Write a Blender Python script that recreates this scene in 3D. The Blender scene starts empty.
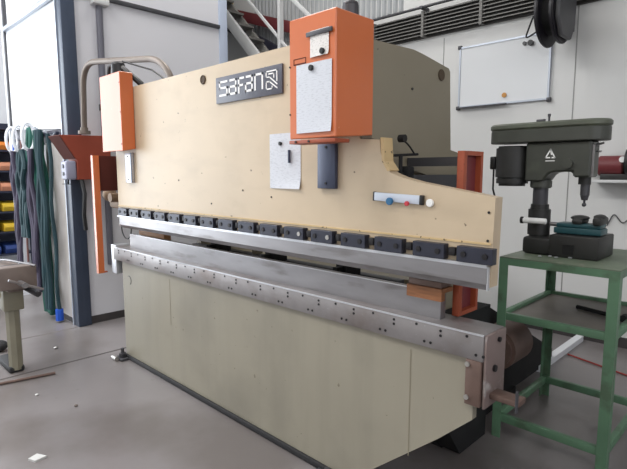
import bpy, bmesh, math, random
from mathutils import Vector, Matrix
random.seed(7)
R = math.radians
C = bpy.context.scene.collection
SC = bpy.context.scene
ORG = {}

# ------------------------------------------------------------------ materials
def mat(name, col, rough=.5, metal=0, var=.0, scale=6, col2=None, c2amt=.0, c2scale=3, c2lo=.55, c2hi=.7,
        bump=0, bscale=40, spec=.5, stretch=(1, 1, 1), coat=0, em=None, alpha=None, speck=None, streak=None):
    m = bpy.data.materials.new(name); m.use_nodes = True
    nt = m.node_tree; n = nt.nodes; l = nt.links
    b = n['Principled BSDF']
    b.inputs['Roughness'].default_value = rough; b.inputs['Metallic'].default_value = metal
    b.inputs['Specular IOR Level'].default_value = spec
    if coat: b.inputs['Coat Weight'].default_value = coat; b.inputs['Coat Roughness'].default_value = .15
    tc = n.new('ShaderNodeTexCoord'); mp = n.new('ShaderNodeMapping'); mp.inputs['Scale'].default_value = stretch
    geo = n.new('ShaderNodeNewGeometry')
    l.new(geo.outputs['Position'], mp.inputs['Vector'])
    def noise(s, d=6):
        t = n.new('ShaderNodeTexNoise'); t.inputs['Scale'].default_value = s; t.inputs['Detail'].default_value = d
        l.new(mp.outputs[0], t.inputs['Vector']); return t
    def mix(fac, a, bb):
        x = n.new('ShaderNodeMix'); x.data_type = 'RGBA'
        if isinstance(fac, float): x.inputs[0].default_value = fac
        else: l.new(fac, x.inputs[0])
        for i, v in ((6, a), (7, bb)):
            if isinstance(v, tuple): x.inputs[i].default_value = (*v, 1)
            else: l.new(v, x.inputs[i])
        return x.outputs[2]
    def ramp(sock, lo, hi):
        r = n.new('ShaderNodeMapRange'); r.inputs[1].default_value = lo; r.inputs[2].default_value = hi
        l.new(sock, r.inputs[0]); return r.outputs[0]
    cur = tuple(col)
    if var:
        t = noise(scale)
        cur = mix(ramp(t.outputs[0], .3, .7), tuple(c*(1-var) for c in col), tuple(min(1, c*(1+var*.7)) for c in col))
    if col2:
        t = noise(c2scale, 8); r = ramp(t.outputs[0], c2lo, c2hi)
        mu = n.new('ShaderNodeMath'); mu.operation = 'MULTIPLY'; mu.inputs[1].default_value = c2amt; l.new(r, mu.inputs[0])
        cur = mix(mu.outputs[0], cur, tuple(col2))
    if streak:
        mp2 = n.new('ShaderNodeMapping'); mp2.inputs['Scale'].default_value = streak[2]
        l.new(geo.outputs['Position'], mp2.inputs['Vector'])
        t = n.new('ShaderNodeTexNoise'); t.inputs['Scale'].default_value = 1; t.inputs['Detail'].default_value = 4
        l.new(mp2.outputs[0], t.inputs['Vector'])
        r = ramp(t.outputs[0], .5, .72)
        mu = n.new('ShaderNodeMath'); mu.operation = 'MULTIPLY'; mu.inputs[1].default_value = streak[1]; l.new(r, mu.inputs[0])
        cur = mix(mu.outputs[0], cur, tuple(streak[0]))
    if speck:
        t = noise(speck[2], 2); r = ramp(t.outputs[0], speck[3], speck[3]+.03)
        mu = n.new('ShaderNodeMath'); mu.operation = 'MULTIPLY'; mu.inputs[1].default_value = speck[1]; l.new(r, mu.inputs[0])
        cur = mix(mu.outputs[0], cur, tuple(speck[0]))
    if isinstance(cur, tuple): b.inputs['Base Color'].default_value = (*cur, 1)
    else: l.new(cur, b.inputs['Base Color'])
    if bump:
        t = noise(bscale, 3); bp = n.new('ShaderNodeBump'); bp.inputs['Strength'].default_value = bump
        bp.inputs['Distance'].default_value = .004
        l.new(t.outputs[0], bp.inputs['Height']); l.new(bp.outputs[0], b.inputs['Normal'])
    if em: b.inputs['Emission Color'].default_value = (*em[0], 1); b.inputs['Emission Strength'].default_value = em[1]
    return m

def s2l(r, g, b):
    f = lambda c: (c/255/12.92) if c/255 < .04045 else ((c/255+.055)/1.055)**2.4
    return (f(r), f(g), f(b))

M = {}
M['cream'] = mat('cream_paint', s2l(197, 178, 151), .38, var=.06, scale=2.2, col2=s2l(180, 160, 132), c2amt=.35, c2scale=3.5, streak=(s2l(120, 105, 85), .12, (3, 3, 9)),
                 speck=(s2l(70, 55, 40), .75, 26, .735), spec=.5, bump=.05, bscale=9)
M['creamdk'] = mat('worn_cream_edge', s2l(205, 178, 132), .5, var=.1, scale=9, speck=(s2l(60, 45, 30), .9, 40, .66))
M['frame'] = mat('frame_paint', s2l(134, 126, 108), .5, var=.07, scale=2, speck=(s2l(70, 60, 45), .5, 30, .74))
M['apron'] = mat('apron_paint', s2l(146, 140, 125), .42, var=.07, scale=1.3, col2=s2l(116, 112, 102), c2amt=.5, c2scale=1.8, c2lo=.5, c2hi=.72,
                 streak=(s2l(124, 120, 108), .3, (9, 9, .7)), speck=(s2l(85, 70, 50), .6, 30, .74))
M['orange'] = mat('orange_paint', s2l(204, 108, 60), .33, var=.04, scale=3, speck=(s2l(235, 190, 160), .5, 35, .76), spec=.5, coat=.3)
M['orangedk'] = mat('orange_worn', s2l(158, 76, 48), .5, var=.1, scale=5, speck=(s2l(60, 30, 20), .6, 30, .72))
M['console'] = mat('console_orange', s2l(142, 62, 42), .5, var=.05)
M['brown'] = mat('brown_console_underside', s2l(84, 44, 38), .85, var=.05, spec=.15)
M['steel'] = mat('tool_steel', s2l(150, 148, 150), .36, metal=.75, var=.14, scale=5, col2=s2l(96, 88, 84), c2amt=.5, c2scale=6, stretch=(.6, 1, 2.5), bump=.06)
M['steelrust'] = mat('table_steel', s2l(150, 146, 146), .42, metal=.55, var=.12, scale=7, col2=s2l(112, 98, 90), c2amt=.55, c2scale=4, c2lo=.48, c2hi=.66, bump=.08,
                     speck=(s2l(190, 190, 192), .35, 90, .70))
M['bright'] = mat('bright_steel', s2l(205, 207, 212), .28, metal=.6, var=.05)
M['bolt'] = mat('dark_bolt', s2l(40, 38, 40), .45, metal=.5)
M['boltlt'] = mat('light_bolt', s2l(175, 172, 168), .35, metal=.7)
M['clamp'] = mat('blued_steel_clamp', s2l(52, 54, 66), .38, metal=.4, var=.1, scale=20)
M['rust'] = mat('rusty_bracket', s2l(104, 84, 76), .55, metal=.2, var=.15, scale=14)
M['pinkend'] = mat('oxide_end_plate', s2l(128, 112, 108), .5, metal=.15, var=.1, scale=8, col2=s2l(200, 198, 196), c2amt=.6, c2scale=9, c2lo=.55, c2hi=.65)
M['plateblue'] = mat('blue_grey_plate', s2l(66, 72, 92), .35, metal=.3, var=.05)
M['logoplate'] = mat('logo_plate_grey', s2l(84, 86, 98), .4, var=.05, scale=15)
M['white'] = mat('white_letter', s2l(238, 238, 236), .5)
M['paper'] = mat('printed_paper', s2l(206, 209, 216), .6, var=.05, scale=6, col2=s2l(150, 152, 160), c2amt=.28, c2scale=1, stretch=(50, 50, 220), c2lo=.52, c2hi=.62)
M['paperplain'] = mat('plain_paper', s2l(222, 218, 214), .6, var=.04, scale=6, col2=s2l(140, 132, 128), c2amt=.4, c2scale=1, stretch=(80, 80, 260), c2lo=.54, c2hi=.62)
M['black'] = mat('black_plastic', s2l(26, 26, 28), .4)
M['blackmatte'] = mat('black_matte', s2l(22, 22, 24), .75, var=.1)
M['rubber'] = mat('rubber', s2l(38, 38, 40), .7)
M['darkgrey'] = mat('dark_grey_metal', s2l(72, 72, 76), .45, metal=.3, var=.08)
M['drill'] = mat('drill_grey_paint', s2l(66, 68, 62), .42, var=.1, scale=8, col2=s2l(92, 98, 84), c2amt=.5, c2scale=5)
M['drillcap'] = mat('drill_guard_paint', s2l(88, 92, 80), .45, var=.1, scale=6, col2=s2l(110, 118, 98), c2amt=.5, c2scale=7)
M['drillblk'] = mat('drill_black', s2l(42, 42, 41), .5, var=.1)
M['vise'] = mat('vise_green_paint', s2l(40, 78, 84), .4, var=.12, scale=18)
M['green'] = mat('green_bench_paint', s2l(98, 134, 106), .42, var=.1, scale=5, col2=s2l(74, 82, 66), c2amt=.6, c2scale=7, c2lo=.52, c2hi=.66)
M['benchtop'] = mat('bench_top_worn', s2l(104, 116, 98), .45, var=.14, scale=8, col2=s2l(140, 136, 124), c2amt=.5, c2scale=11)
M['shelf'] = mat('shelf_sheet', s2l(118, 112, 106), .5, var=.15, scale=6)
M['wood'] = mat('old_wood', s2l(156, 112, 72), .6, var=.2, scale=10, stretch=(1, 8, 12))
M['woodor'] = mat('oiled_wood', s2l(136, 88, 54), .6, var=.25, scale=10, stretch=(1, 8, 12))
M['wooddk'] = mat('dirty_wood', s2l(112, 84, 66), .65, var=.2, scale=10, stretch=(1, 8, 8))
M['floor'] = mat('concrete_floor', s2l(128, 123, 123), .30, var=.12, scale=1.4, col2=s2l(98, 91, 87), c2amt=.65, c2scale=1.1, c2lo=.47, c2hi=.62, bump=.04, bscale=3,
                 speck=(s2l(112, 106, 102), .35, 9, .68), spec=.5)
M['wallw'] = mat('white_wall_panel', s2l(212, 212, 210), .55, var=.025, scale=.8)
M['wallg'] = mat('grey_wall_panel', s2l(212, 212, 217), .5, var=.03, scale=.8)
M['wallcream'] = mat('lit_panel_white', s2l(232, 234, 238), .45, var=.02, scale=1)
M['column'] = mat('dark_blue_column', s2l(56, 66, 84), .4, var=.08)
M['alu'] = mat('aluminium_edge', s2l(180, 186, 196), .35, metal=.6)
M['seam'] = mat('panel_seam', s2l(150, 150, 148), .6)
M['basebd'] = mat('dark_baseboard', s2l(62, 58, 58), .6, var=.1)
M['louvre'] = mat('grey_louvre', s2l(118, 116, 112), .5, var=.05)
M['louvredk'] = mat('louvre_backing', s2l(62, 60, 58), .6)
M['board'] = mat('whiteboard_surface', s2l(222, 224, 226), .12, coat=.6)
M['reel'] = mat('reel_black', s2l(34, 32, 38), .4, var=.06)
M['reelgrey'] = mat('reel_grey', s2l(80, 80, 82), .5)
M['maroon'] = mat('maroon_paint', s2l(112, 46, 50), .5, var=.1)
M['navy'] = mat('dark_navy_paint', s2l(48, 48, 62), .5, var=.1)
M['stair'] = mat('stair_grey', s2l(150, 148, 142), .5, var=.1, scale=6)
M['stairlt'] = mat('stair_light', s2l(205, 206, 206), .5, var=.05)
M['corr'] = mat('cladding_grey', s2l(165, 168, 170), .5)
M['yellow'] = mat('yellow_plastic', s2l(214, 178, 50), .45)
M['binorange'] = mat('orange_plastic', s2l(222, 130, 50), .45)
M['binpink'] = mat('salmon_plastic', s2l(205, 140, 110), .5)
M['binblue'] = mat('blue_plastic', s2l(40, 62, 120), .45)
M['rack'] = mat('rack_blue_steel', s2l(44, 48, 66), .5)
M['slinggreen'] = mat('green_webbing', s2l(24, 88, 76), .7, var=.25, scale=12, stretch=(1, 1, .4))
M['slingteal'] = mat('dark_teal_webbing', s2l(26, 58, 66), .7, var=.25, scale=12, stretch=(1, 1, .4))
M['slingviolet'] = mat('violet_webbing', s2l(66, 60, 80), .7, var=.25, scale=14, stretch=(1, 1, .4))
M['slingwhite'] = mat('white_webbing', s2l(232, 234, 240), .7)
M['slingblue'] = mat('blue_webbing', s2l(22, 82, 190), .6)
M['cordred'] = mat('brown_cord', s2l(120, 84, 80), .7)
M['post'] = mat('olive_grey_post', s2l(128, 124, 108), .5, var=.1, scale=6)
M['cast'] = mat('cast_grey_brown', s2l(112, 100, 94), .55, var=.15, scale=10)
M['pipe'] = mat('bare_conduit', s2l(122, 112, 104), .4, metal=.4, var=.1)
M['creambox'] = mat('switch_lilac_grey', s2l(150, 152, 172), .4, var=.05)
M['blueknob'] = mat('blue_magnet', s2l(44, 106, 150), .4)
M['redknob'] = mat('red_magnet', s2l(196, 60, 72), .4)
M['ochre'] = mat('ochre_brown_casting', s2l(128, 104, 80), .6, var=.2, scale=20)
M['redcap'] = mat('red_cap', s2l(150, 50, 44), .5)
M['scrap'] = mat('scrap_light', s2l(200, 200, 198), .5)
M['lamp'] = mat('lamp_diffuser', (.9, .9, .9), .5, em=((1, .98, .95), 6))

# ------------------------------------------------------------------ mesh builder
class MB:
    def __init__(s): s.bm = bmesh.new()
    def _add(s, bm2, mtx=None):
        if mtx is not None: bmesh.ops.transform(bm2, matrix=mtx, verts=bm2.verts)
        me = bpy.data.meshes.new('t'); bm2.to_mesh(me); bm2.free(); s.bm.from_mesh(me); bpy.data.meshes.remove(me); return s
    def box(s, x0, x1, y0, y1, z0, z1, bev=0, seg=2, mtx=None):
        b = bmesh.new(); bmesh.ops.create_cube(b, size=1)
        bmesh.ops.scale(b, vec=(abs(x1-x0), abs(y1-y0), abs(z1-z0)), verts=b.verts)
        bmesh.ops.translate(b, vec=((x0+x1)/2, (y0+y1)/2, (z0+z1)/2), verts=b.verts)
        if bev: bmesh.ops.bevel(b, geom=b.edges[:], offset=bev, segments=seg, profile=.5, affect='EDGES')
        return s._add(b, mtx)
    def prism(s, pts, axis, a, b_, bev=0):
        """pts 2D outline; axis 'X': pts=(y,z); 'Y': pts=(x,z); 'Z': pts=(x,y)"""
        b = bmesh.new()
        def P(p, t): return {'X': (t, p[0], p[1]), 'Y': (p[0], t, p[1]), 'Z': (p[0], p[1], t)}[axis]
        v0 = [b.verts.new(P(p, a)) for p in pts]; v1 = [b.verts.new(P(p, b_)) for p in pts]
        b.faces.new(v0); b.faces.new(v1[::-1])
        for i in range(len(pts)):
            j = (i+1) % len(pts); b.faces.new((v0[j], v0[i], v1[i], v1[j]))
        bmesh.ops.recalc_face_normals(b, faces=b.faces)
        if bev: bmesh.ops.bevel(b, geom=b.edges[:], offset=bev, segments=1, affect='EDGES')
        return s._add(b)
    def cyl(s, c, r, h, axis='Z', seg=24, r2=None, bev=0):
        """centred on c, length h along axis"""
        b = bmesh.new()
        bmesh.ops.create_cone(b, cap_ends=True, segments=seg, radius1=r, radius2=r if r2 is None else r2, depth=h)
        if bev:
            es = [e for e in b.edges if len(e.link_faces) == 2 and any(len(f.verts) > 4 for f in e.link_faces)]
            bmesh.ops.bevel(b, geom=es, offset=bev, segments=2, affect='EDGES')
        m = {'Z': Matrix(), 'X': Matrix.Rotation(R(90), 4, 'Y'), 'Y': Matrix.Rotation(R(-90), 4, 'X')}[axis]
        return s._add(b, Matrix.Translation(c) @ m)
    def sph(s, c, r, sx=1, sy=1, sz=1, seg=16):
        b = bmesh.new(); bmesh.ops.create_uvsphere(b, u_segments=seg, v_segments=seg//2+2, radius=r)
        return s._add(b, Matrix.Translation(c) @ Matrix.Diagonal((sx, sy, sz, 1)))
    def torus(s, c, R_, r, axis='Y', sx=1, sz=1, a0=0, a1=360, seg=28, rs=8):
        pts = []
        for i in range(seg + (0 if a1-a0 >= 360 else 1)):
            a = R(a0+(a1-a0)*i/seg); u, v = math.cos(a)*R_*sx, math.sin(a)*R_*sz
            pts.append({'Y': (c[0]+u, c[1], c[2]+v), 'X': (c[0], c[1]+u, c[2]+v), 'Z': (c[0]+u, c[1]+v, c[2])}[axis])
        return s.tube(pts, r, rs, closed=(a1-a0 >= 360))
    def tube(s, pts, r, n=8, closed=False, flat=None):
        """sweep; r number or list; flat=(rx,ry) scale"""
        b = bmesh.new(); P = [Vector(p) for p in pts]; N = len(P); rings = []
        up = None
        for i, p in enumerate(P):
            if closed: t = (P[(i+1) % N]-P[i-1]).normalized()
            else: t = (P[min(i+1, N-1)]-P[max(i-1, 0)]).normalized()
            if up is None:
                up = Vector((0, 0, 1)) if abs(t.z) < .9 else Vector((1, 0, 0))
            u = (up - t*up.dot(t)).normalized(); w = t.cross(u); up = u
            rr = r[i] if isinstance(r, (list, tuple)) else r
            fx, fy = flat if flat else (1, 1)
            rings.append([b.verts.new(p+u*math.cos(2*math.pi*k/n)*rr*fx+w*math.sin(2*math.pi*k/n)*rr*fy) for k in range(n)])
        for i in range(N if closed else N-1):
            A, B = rings[i], rings[(i+1) % N]
            for k in range(n): b.faces.new((A[k], A[(k+1) % n], B[(k+1) % n], B[k]))
        if not closed: b.faces.new(rings[0][::-1]); b.faces.new(rings[-1])
        bmesh.ops.recalc_face_normals(b, faces=b.faces)
        return s._add(b)
    def build(s, name, m, parent=None, smooth=True, **props):
        bm = s.bm
        lo = Vector([min(v.co[i] for v in bm.verts) for i in range(3)]); hi = Vector([max(v.co[i] for v in bm.verts) for i in range(3)])
        org = (lo+hi)/2
        if parent is None: org.z = lo.z
        bmesh.ops.translate(bm, vec=-org, verts=bm.verts)
        if smooth:
            for f in bm.faces: f.smooth = True
            for e in bm.edges:
                if len(e.link_faces) == 2:
                    e.smooth = e.calc_face_angle(0) < R(26)
        me = bpy.data.meshes.new(name); bm.to_mesh(me); bm.free()
        me.materials.append(m if not isinstance(m, str) else M[m])
        o = bpy.data.objects.new(name, me); C.objects.link(o)
        if parent is not None: o.parent = parent; o.location = org-ORG[parent.name]
        else: o.location = org
        ORG[o.name] = org
        for k, v in props.items(): o[k] = v
        return o

def fillet(pts, r=.03, n=5):
    """polyline -> smoothed corners"""
    P = [Vector(p) for p in pts]; out = [P[0]]
    for i in range(1, len(P)-1):
        a, b, c = P[i-1], P[i], P[i+1]
        d1 = min(r, (a-b).length*.49); d2 = min(r, (c-b).length*.49)
        p0 = b+(a-b).normalized()*d1; p2 = b+(c-b).normalized()*d2
        for k in range(n+1):
            t = k/n; out.append(p0*(1-t)**2+b*2*t*(1-t)+p2*t*t)
    out.append(P[-1]); return out

def thing(name, label, cat, loc, group=None):
    o = bpy.data.objects.new(name, None); C.objects.link(o); o.location = loc; o.empty_display_size = .1
    ORG[o.name] = Vector(loc); o['label'] = label; o['category'] = cat
    if group: o['group'] = group
    return o
def tag(o, label, cat, group=None):
    o['label'] = label; o['category'] = cat
    if group: o['group'] = group
    return o
def struct(o): o['kind'] = 'structure'; return o
def copy_tree(o, delta, label=None):
    r = o.copy(); C.objects.link(r); r.location = o.location+Vector(delta)
    if label: r['label'] = label
    for ch in list(o.children):
        c = ch.copy(); C.objects.link(c); c.parent = r
        for g in ch.children: d = g.copy(); C.objects.link(d); d.parent = c
    return r

# ------------------------------------------------------------------ room shell
XL, XR, YF, YB, ZC = -9.2, 3.2, -5.0, 5.0, 5.6
struct(MB().box(XL-.2, XR+.2, YF-.2, YB+.2, -.2, 0).build('floor', 'floor'))
struct(MB().box(XL-.2, XR+.2, YF-.2, YB+.2, ZC, ZC+.15).build('ceiling', 'wallw'))
struct(MB().box(XL, XR, YB, YB+.15, 0, ZC).build('wall_back', 'wallw'))
struct(MB().box(XL, XR, YF-.15, YF, 0, ZC).build('wall_front', 'wallw'))
struct(MB().box(XR, XR+.15, YF, YB, 0, ZC).build('wall_right', 'wallg'))
# left wall with the big roller door opening (daylight)
wl = MB(); DY0, DY1, DZ = -3.6, .9, 4.2
wl.box(XL-.15, XL, YF, DY0, 0, ZC).box(XL-.15, XL, DY1, YB, 0, ZC).box(XL-.15, XL, DY0, DY1, DZ, ZC)
struct(wl.build('wall_left', 'wallcream'))
tf = MB().box(XL-.03, XL+.04, DY0-.08, DY0, 0, DZ).box(XL-.03, XL+.04, DY1, DY1+.08, 0, DZ).box(XL-.03, XL+.04, DY0-.08, DY1+.08, DZ, DZ+.08)
struct(tf.build('trim_1', 'alu'))
struct(MB().box(-4.4, XR, YB-.02, YB, 0, .09).build('baseboard_back', 'basebd'))
# vertical joints of the wall cladding
sm = MB()
for x in (-3.9, -2.95, -1.6, -.98, -.62, .35): sm.box(x-.004, x+.004, YB-.004, YB, .09, 3.0 if x < -1.7 else ZC)
struct(sm.build('trim_2', 'seam'))
# grey louvre strip on the rear wall with the pipe above it
struct(MB().box(-4.6, 3, YB-.03, YB, 3.04, 3.31).build('trim_3', 'louvredk'))
lv = MB()
for k in range(7):
    z = 3.055+k*.037
    lv.prism([(YB-.085, z), (YB-.03, z+.016), (YB-.03, z+.024), (YB-.085, z+.01)], 'X', -4.6, 3)
for k in range(11): lv.box(-4.55+k*.68, -4.52+k*.68, YB-.095, YB-.03, 3.04, 3.31)
lou = lv.build('louvre_panel', 'louvre'); tag(lou, 'long grey louvre strip running high along the rear wall above the whiteboard', 'louvre')
pp = thing('wall_pipe', 'thin dark grey pipe clipped along the top of the louvre strip', 'pipe', (-1, YB-.12, 3.33))
MB().tube([(-4.6, YB-.12, 3.34), (3, YB-.12, 3.34)], .016).build('pipe', 'darkgrey', pp)
for x in (-4.2, -3.17, -2.15, -.9, .3): MB().box(x-.02, x+.02, YB-.14, YB, 3.325, 3.355, .004).build('pipe_clip', 'darkgrey', pp)

# ------------------------------------------------------------------ enclosure (welding booth) on the left
XE = -5.15
e = MB()
e.box(XE-.1, XE, 1.9, 3.6, .08, 4.9)
struct(e.build('wall_booth_side', 'wallg'))
struct(MB().box(XE-.1, XE+.005, 1.93, 3.6, 0, .08).build('baseboard_booth_side', 'basebd'))
struct(MB().box(XE, XE+.035, 1.9, 3.6, 3.245, 3.285, .005).build('trim_4', 'darkgrey'))
struct(MB().box(XE-.12, XE+.012, 3.6, 3.72, 0, 4.9, .01).build('trim_5', mat('corner_strip', s2l(176, 186, 205), .4)))
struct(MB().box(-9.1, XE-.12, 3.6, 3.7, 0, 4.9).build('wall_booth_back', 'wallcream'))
struct(MB().box(-5.225, -5.105, 1.8, 1.93, 0, 4.9, .008).build('trim_6', 'column'))
struct(MB().box(-5.245, -5.225, 1.79, 1.84, 0, 4.9).build('trim_7', 'alu'))
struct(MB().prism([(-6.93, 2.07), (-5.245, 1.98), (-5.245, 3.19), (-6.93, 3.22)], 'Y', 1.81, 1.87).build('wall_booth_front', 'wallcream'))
struct(MB().box(-6.98, -5.245, 1.82, 1.9, 1.86, 1.985).build('trim_8', mat('booth_rail_grey', s2l(66, 64, 78), .6)))
struct(MB().box(-6.98, -6.93, 1.79, 1.86, 1.95, 4.9).build('trim_9', 'darkgrey'))
struct(MB().box(-6.93, -5.245, 1.77, 1.85, 3.2, 3.25, .008).build('trim_10', 'alu'))
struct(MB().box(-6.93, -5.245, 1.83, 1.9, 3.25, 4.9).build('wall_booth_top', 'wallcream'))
struct(MB().box(-5.83, -5.245, 1.82, 1.87, .05, 1.86).build('wall_booth_lower', mat('booth_lower_panel', s2l(206, 200, 196), .45, var=.03)))
struct(MB().box(-5.83, -5.245, 1.815, 1.88, 0, .05).build('baseboard_booth_front', 'basebd'))
struct(MB().box(-7.08, -6.98, 1.8, 1.9, 0, 4.9).build('trim_11', 'wallcream'))
# vertical grey conduit on the booth wall
vp = thing('vertical_conduit', 'dark grey vertical conduit fixed on the grey booth wall behind the bent pipe', 'pipe', (XE+.03, 2.16, 0))
MB().tube([(XE+.03, 2.16, .6), (XE+.03, 2.17, 3.25)], .032, 12).build('pipe', mat('conduit_grey', s2l(98, 98, 108), .4), vp)
MB().cyl((XE+.03, 2.16, 2.2), .038, .06).build('coupling', 'darkgrey', vp)
MB().box(XE, XE+.1, 2.09, 2.25, 3.18, 3.24, .01).build('junction_box', 'stairlt', vp)

# ------------------------------------------------------------------ PRESS BRAKE
PB = thing('press_brake', 'large cream hydraulic press brake with orange covers and a long bending table', 'machine', (-2.36, 2.1, 0))
# slide (ram)
YS = 1.75
prof = [(-3.945, 1.125), (-.808, 1.125), (-.803, 1.460), (-1.13, 1.512), (-1.22, 1.532), (-1.27, 1.55), (-1.305, 1.585), (-1.325, 1.64),
        (-1.33, 1.692), (-1.44, 1.70), (-1.44, 2.18), (-3.945, 2.18)]
slide = MB().prism(prof, 'Y', YS, YS+.06).build('slide', 'cream', PB)
MB().prism([(-1.325, 1.70), (-1.31, 1.70), (-1.302, 1.60), (-1.27, 1.56), (-1.285, 1.556), (-1.315, 1.6)], 'Y', YS-.003, YS+.064).build('slide_edge', 'creamdk', slide)
MB().box(-3.945, -.812, YS-.004, YS, 1.284, 1.292).build('seam_line', 'creamdk', slide)
MB().cyl((-2.676, YS-.001, 2.112), .024, .006, 'Y').torus((-2.676, YS-.003, 2.112), .024, .004).build('lifting_hole', mat('hole_dark', s2l(70, 52, 34), .7), slide)
# dirt marks: small screw holes
for x, z in ((-2.05, 1.42), (-2.3, 1.45), (-3.0, 1.5), (-.825, 1.405), (-.825, 1.30), (-2.62, 1.36)):
    MB().cyl((x, YS-.001, z), .005, .004, 'Y', 10).build('screw', 'bolt', slide)
# orange scuff streak
# punch rail + punch
MB().box(-3.93, -.815, YS-.022, YS, 1.20, 1.212).build('tool_rail', 'bright', PB)
pn = MB().prism([(YS-.02, 1.205), (YS+.03, 1.205), (YS+.03, 1.16), (YS+.006, 1.115), (YS-.004, 1.115), (YS-.02, 1.14)], 'X', -3.9, -.815).build('punch', 'steel', PB)
MB().box(-.815, -.811, YS-.018, YS+.006, 1.115, 1.205).build('end_face', 'bright', pn)
# clamps
for k in range(16):
    x0 = -3.88+k*.1966; w = .143
    c = MB().box(x0, x0+w, YS-.036, YS, 1.215, 1.275, .0015, 1).build('tool_clamp', 'clamp', PB)
    for fx in (.2, .8):
        MB().cyl((x0+w*fx, YS-.0375, 1.245), .011, .006, 'Y', 12).build('bolt', 'boltlt' if (fx > .5 and k in (10, 11)) else 'bolt', c)
    if k < 15:
        MB().box(x0+w+.012, x0+.185, YS-.026, YS, 1.232, 1.264, .003).build('wedge', 'bolt', PB)
# die (vertical bar) on the table
die = MB().prism([(1.825, .935), (1.865, .935), (1.865, 1.05), (1.853, 1.05), (1.845, 1.04), (1.837, 1.05), (1.825, 1.05)], 'X', -3.93, -1.055).build('die', 'steel', PB)
MB().box(-3.93, -1.21, 1.8235, 1.834, 1.0485, 1.0515).build('painted_edge_glint', 'bright', die)  # painted highlight: bright strip along the top front edge of the die
# table rail
tb = MB().box(-4.1, -.826, 1.755, 1.93, .828, .935, .003).build('bed', 'steelrust', PB)
MB().box(-4.1, -.826, 1.753, 1.757, .93, .937).build('edge_highlight', 'bright', tb)
h = MB(); k = 0
x = -4.0
while x < -.87:
    h.cyl((x, 1.754, .918 if k % 2 else .913), .006, .003, 'Y', 8)
    if k % 2 == 0: h.cyl((x, 1.754, .893), .006, .003, 'Y', 8)
    if k % 2: h.cyl((x+.04, 1.754, .852), .006, .003, 'Y', 8); h.cyl((x+.07, 1.754, .852), .006, .003, 'Y', 8)
    x += .115; k += 1
h.build('screw_hole_row', 'bolt', tb, kind='stuff')
MB().box(-4.19, -4.1, 1.775, 1.90, .70, .945, .003).build('bed_end_block', 'bright', PB)
MB().box(-.826, -.815, 1.76, 1.93, .64, .933, .003).build('end_plate', 'pinkend', PB)
MB().cyl((-.811, 1.83, .79), .014, .01, 'X', 12).build('end_bolt', 'bolt', PB)
MB().cyl((-.811, 1.86, .90), .01, .01, 'X', 12).build('end_bolt', 'bolt', PB)
br = MB().box(-.895, -.83, 1.75, 1.775, .645, .828, .003).build('end_bracket', 'rust', PB)
for z in (.675, .81): MB().cyl((-.885, 1.747, z), .010, .008, 'Y', 12).build('bolt', 'boltlt', br)
# apron
ap = MB().prism([(-3.985, .03), (-1.50, .03), (-1.02, .435), (-.87, .575), (-.87, .828), (-3.985, .828)], 'Y', 1.775, 1.81).build('apron', 'apron', PB)
MB().box(-1.165, -1.161, 1.7735, 1.775, .30, .79).box(-3.22, -3.216, 1.7735, 1.775, .45, .79).build('weld_seam', 'frame', ap)
MB().torus((-3.87, 1.774, .68), .035, .0025, 'Y', a0=-60, a1=120, seg=12).build('chalk_mark', 'darkgrey', ap)
MB().box(-3.985, -1.48, 1.755, 1.775, 0.004, .035, .004).build('base_rail', 'rubber', PB)
MB().box(-1.55, -1.35, 2.40, 3.4, 0, .05).build('skid', 'blackmatte', PB)
MB().prism([(2.40, .01), (2.70, .01), (2.70, .8), (2.0, .8), (2.0, .55)], 'X', -1.36, -1.24).build('under_shade_block', 'blackmatte', PB)  # matte black block stands in for the shadow under the sloped apron
# levelling foot at the far left corner
lf = MB().box(-4.02, -3.9, 1.69, 1.77, .0, .02, .004).cyl((-3.96, 1.73, .05), .014, .09).cyl((-3.96, 1.73, .04), .03, .025, seg=6).build('levelling_foot', 'darkgrey', PB)
MB().cyl((-3.975, 1.67, .022), .018, .07, 'X').build('foot_bolt', 'boltlt', lf)
MB().box(-1.70, -1.50, 1.70, 1.77, 0, .018, .004).cyl((-1.62, 1.735, .03), .014, .05).cyl((-1.56, 1.735, .028), .01, .045).build('levelling_foot', 'darkgrey', PB)
# side frames (C shaped plates)
def cframe(x0, x1):
    p = [(1.752, 2.115), (2.06, 2.125), (2.14, 2.118), (2.385, 2.085), (2.40, 2.07), (2.43, 1.67), (2.5, 1.66), (2.75, 1.5), (2.75, .3), (2.6, .05), (2.4, .05), (1.83, .60), (1.83, .79),
         (2.1, .85), (2.22, .95), (2.25, 1.2), (2.25, 1.42), (2.2, 1.54), (2.1, 1.558), (1.82, 1.56), (1.82, 1.69), (1.752, 1.70)]
    return MB().prism(p, 'X', x0, x1)
fr = cframe(-1.435, -1.375).build('side_frame', 'frame', PB)
MB().cyl((-1.372, 2.31, 2.042), .024, .008, 'X').torus((-1.372, 2.31, 2.042), .025, .004, 'X').build('lifting_hole', mat('hole_dark2', s2l(80, 66, 50), .7), fr)
MB().cyl((-1.373, 2.053, 1.944), .006, .006, 'X', 8).build('screw', 'bolt', fr)
cframe(-3.56, -3.5).build('side_frame', 'frame', PB)
MB().box(-3.5, -1.435, 2.26, 2.32, 1.5, 2.0).build('rear_beam', 'frame', PB)
MB().box(-3.5, -1.435, 2.45, 2.7, .1, .92).build('rear_bed_box', 'frame', PB)
MB().box(-1.37, -1.33, 1.95, 2.5, 1.25, 1.54).build('rear_cover', 'darkgrey', PB)
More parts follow.
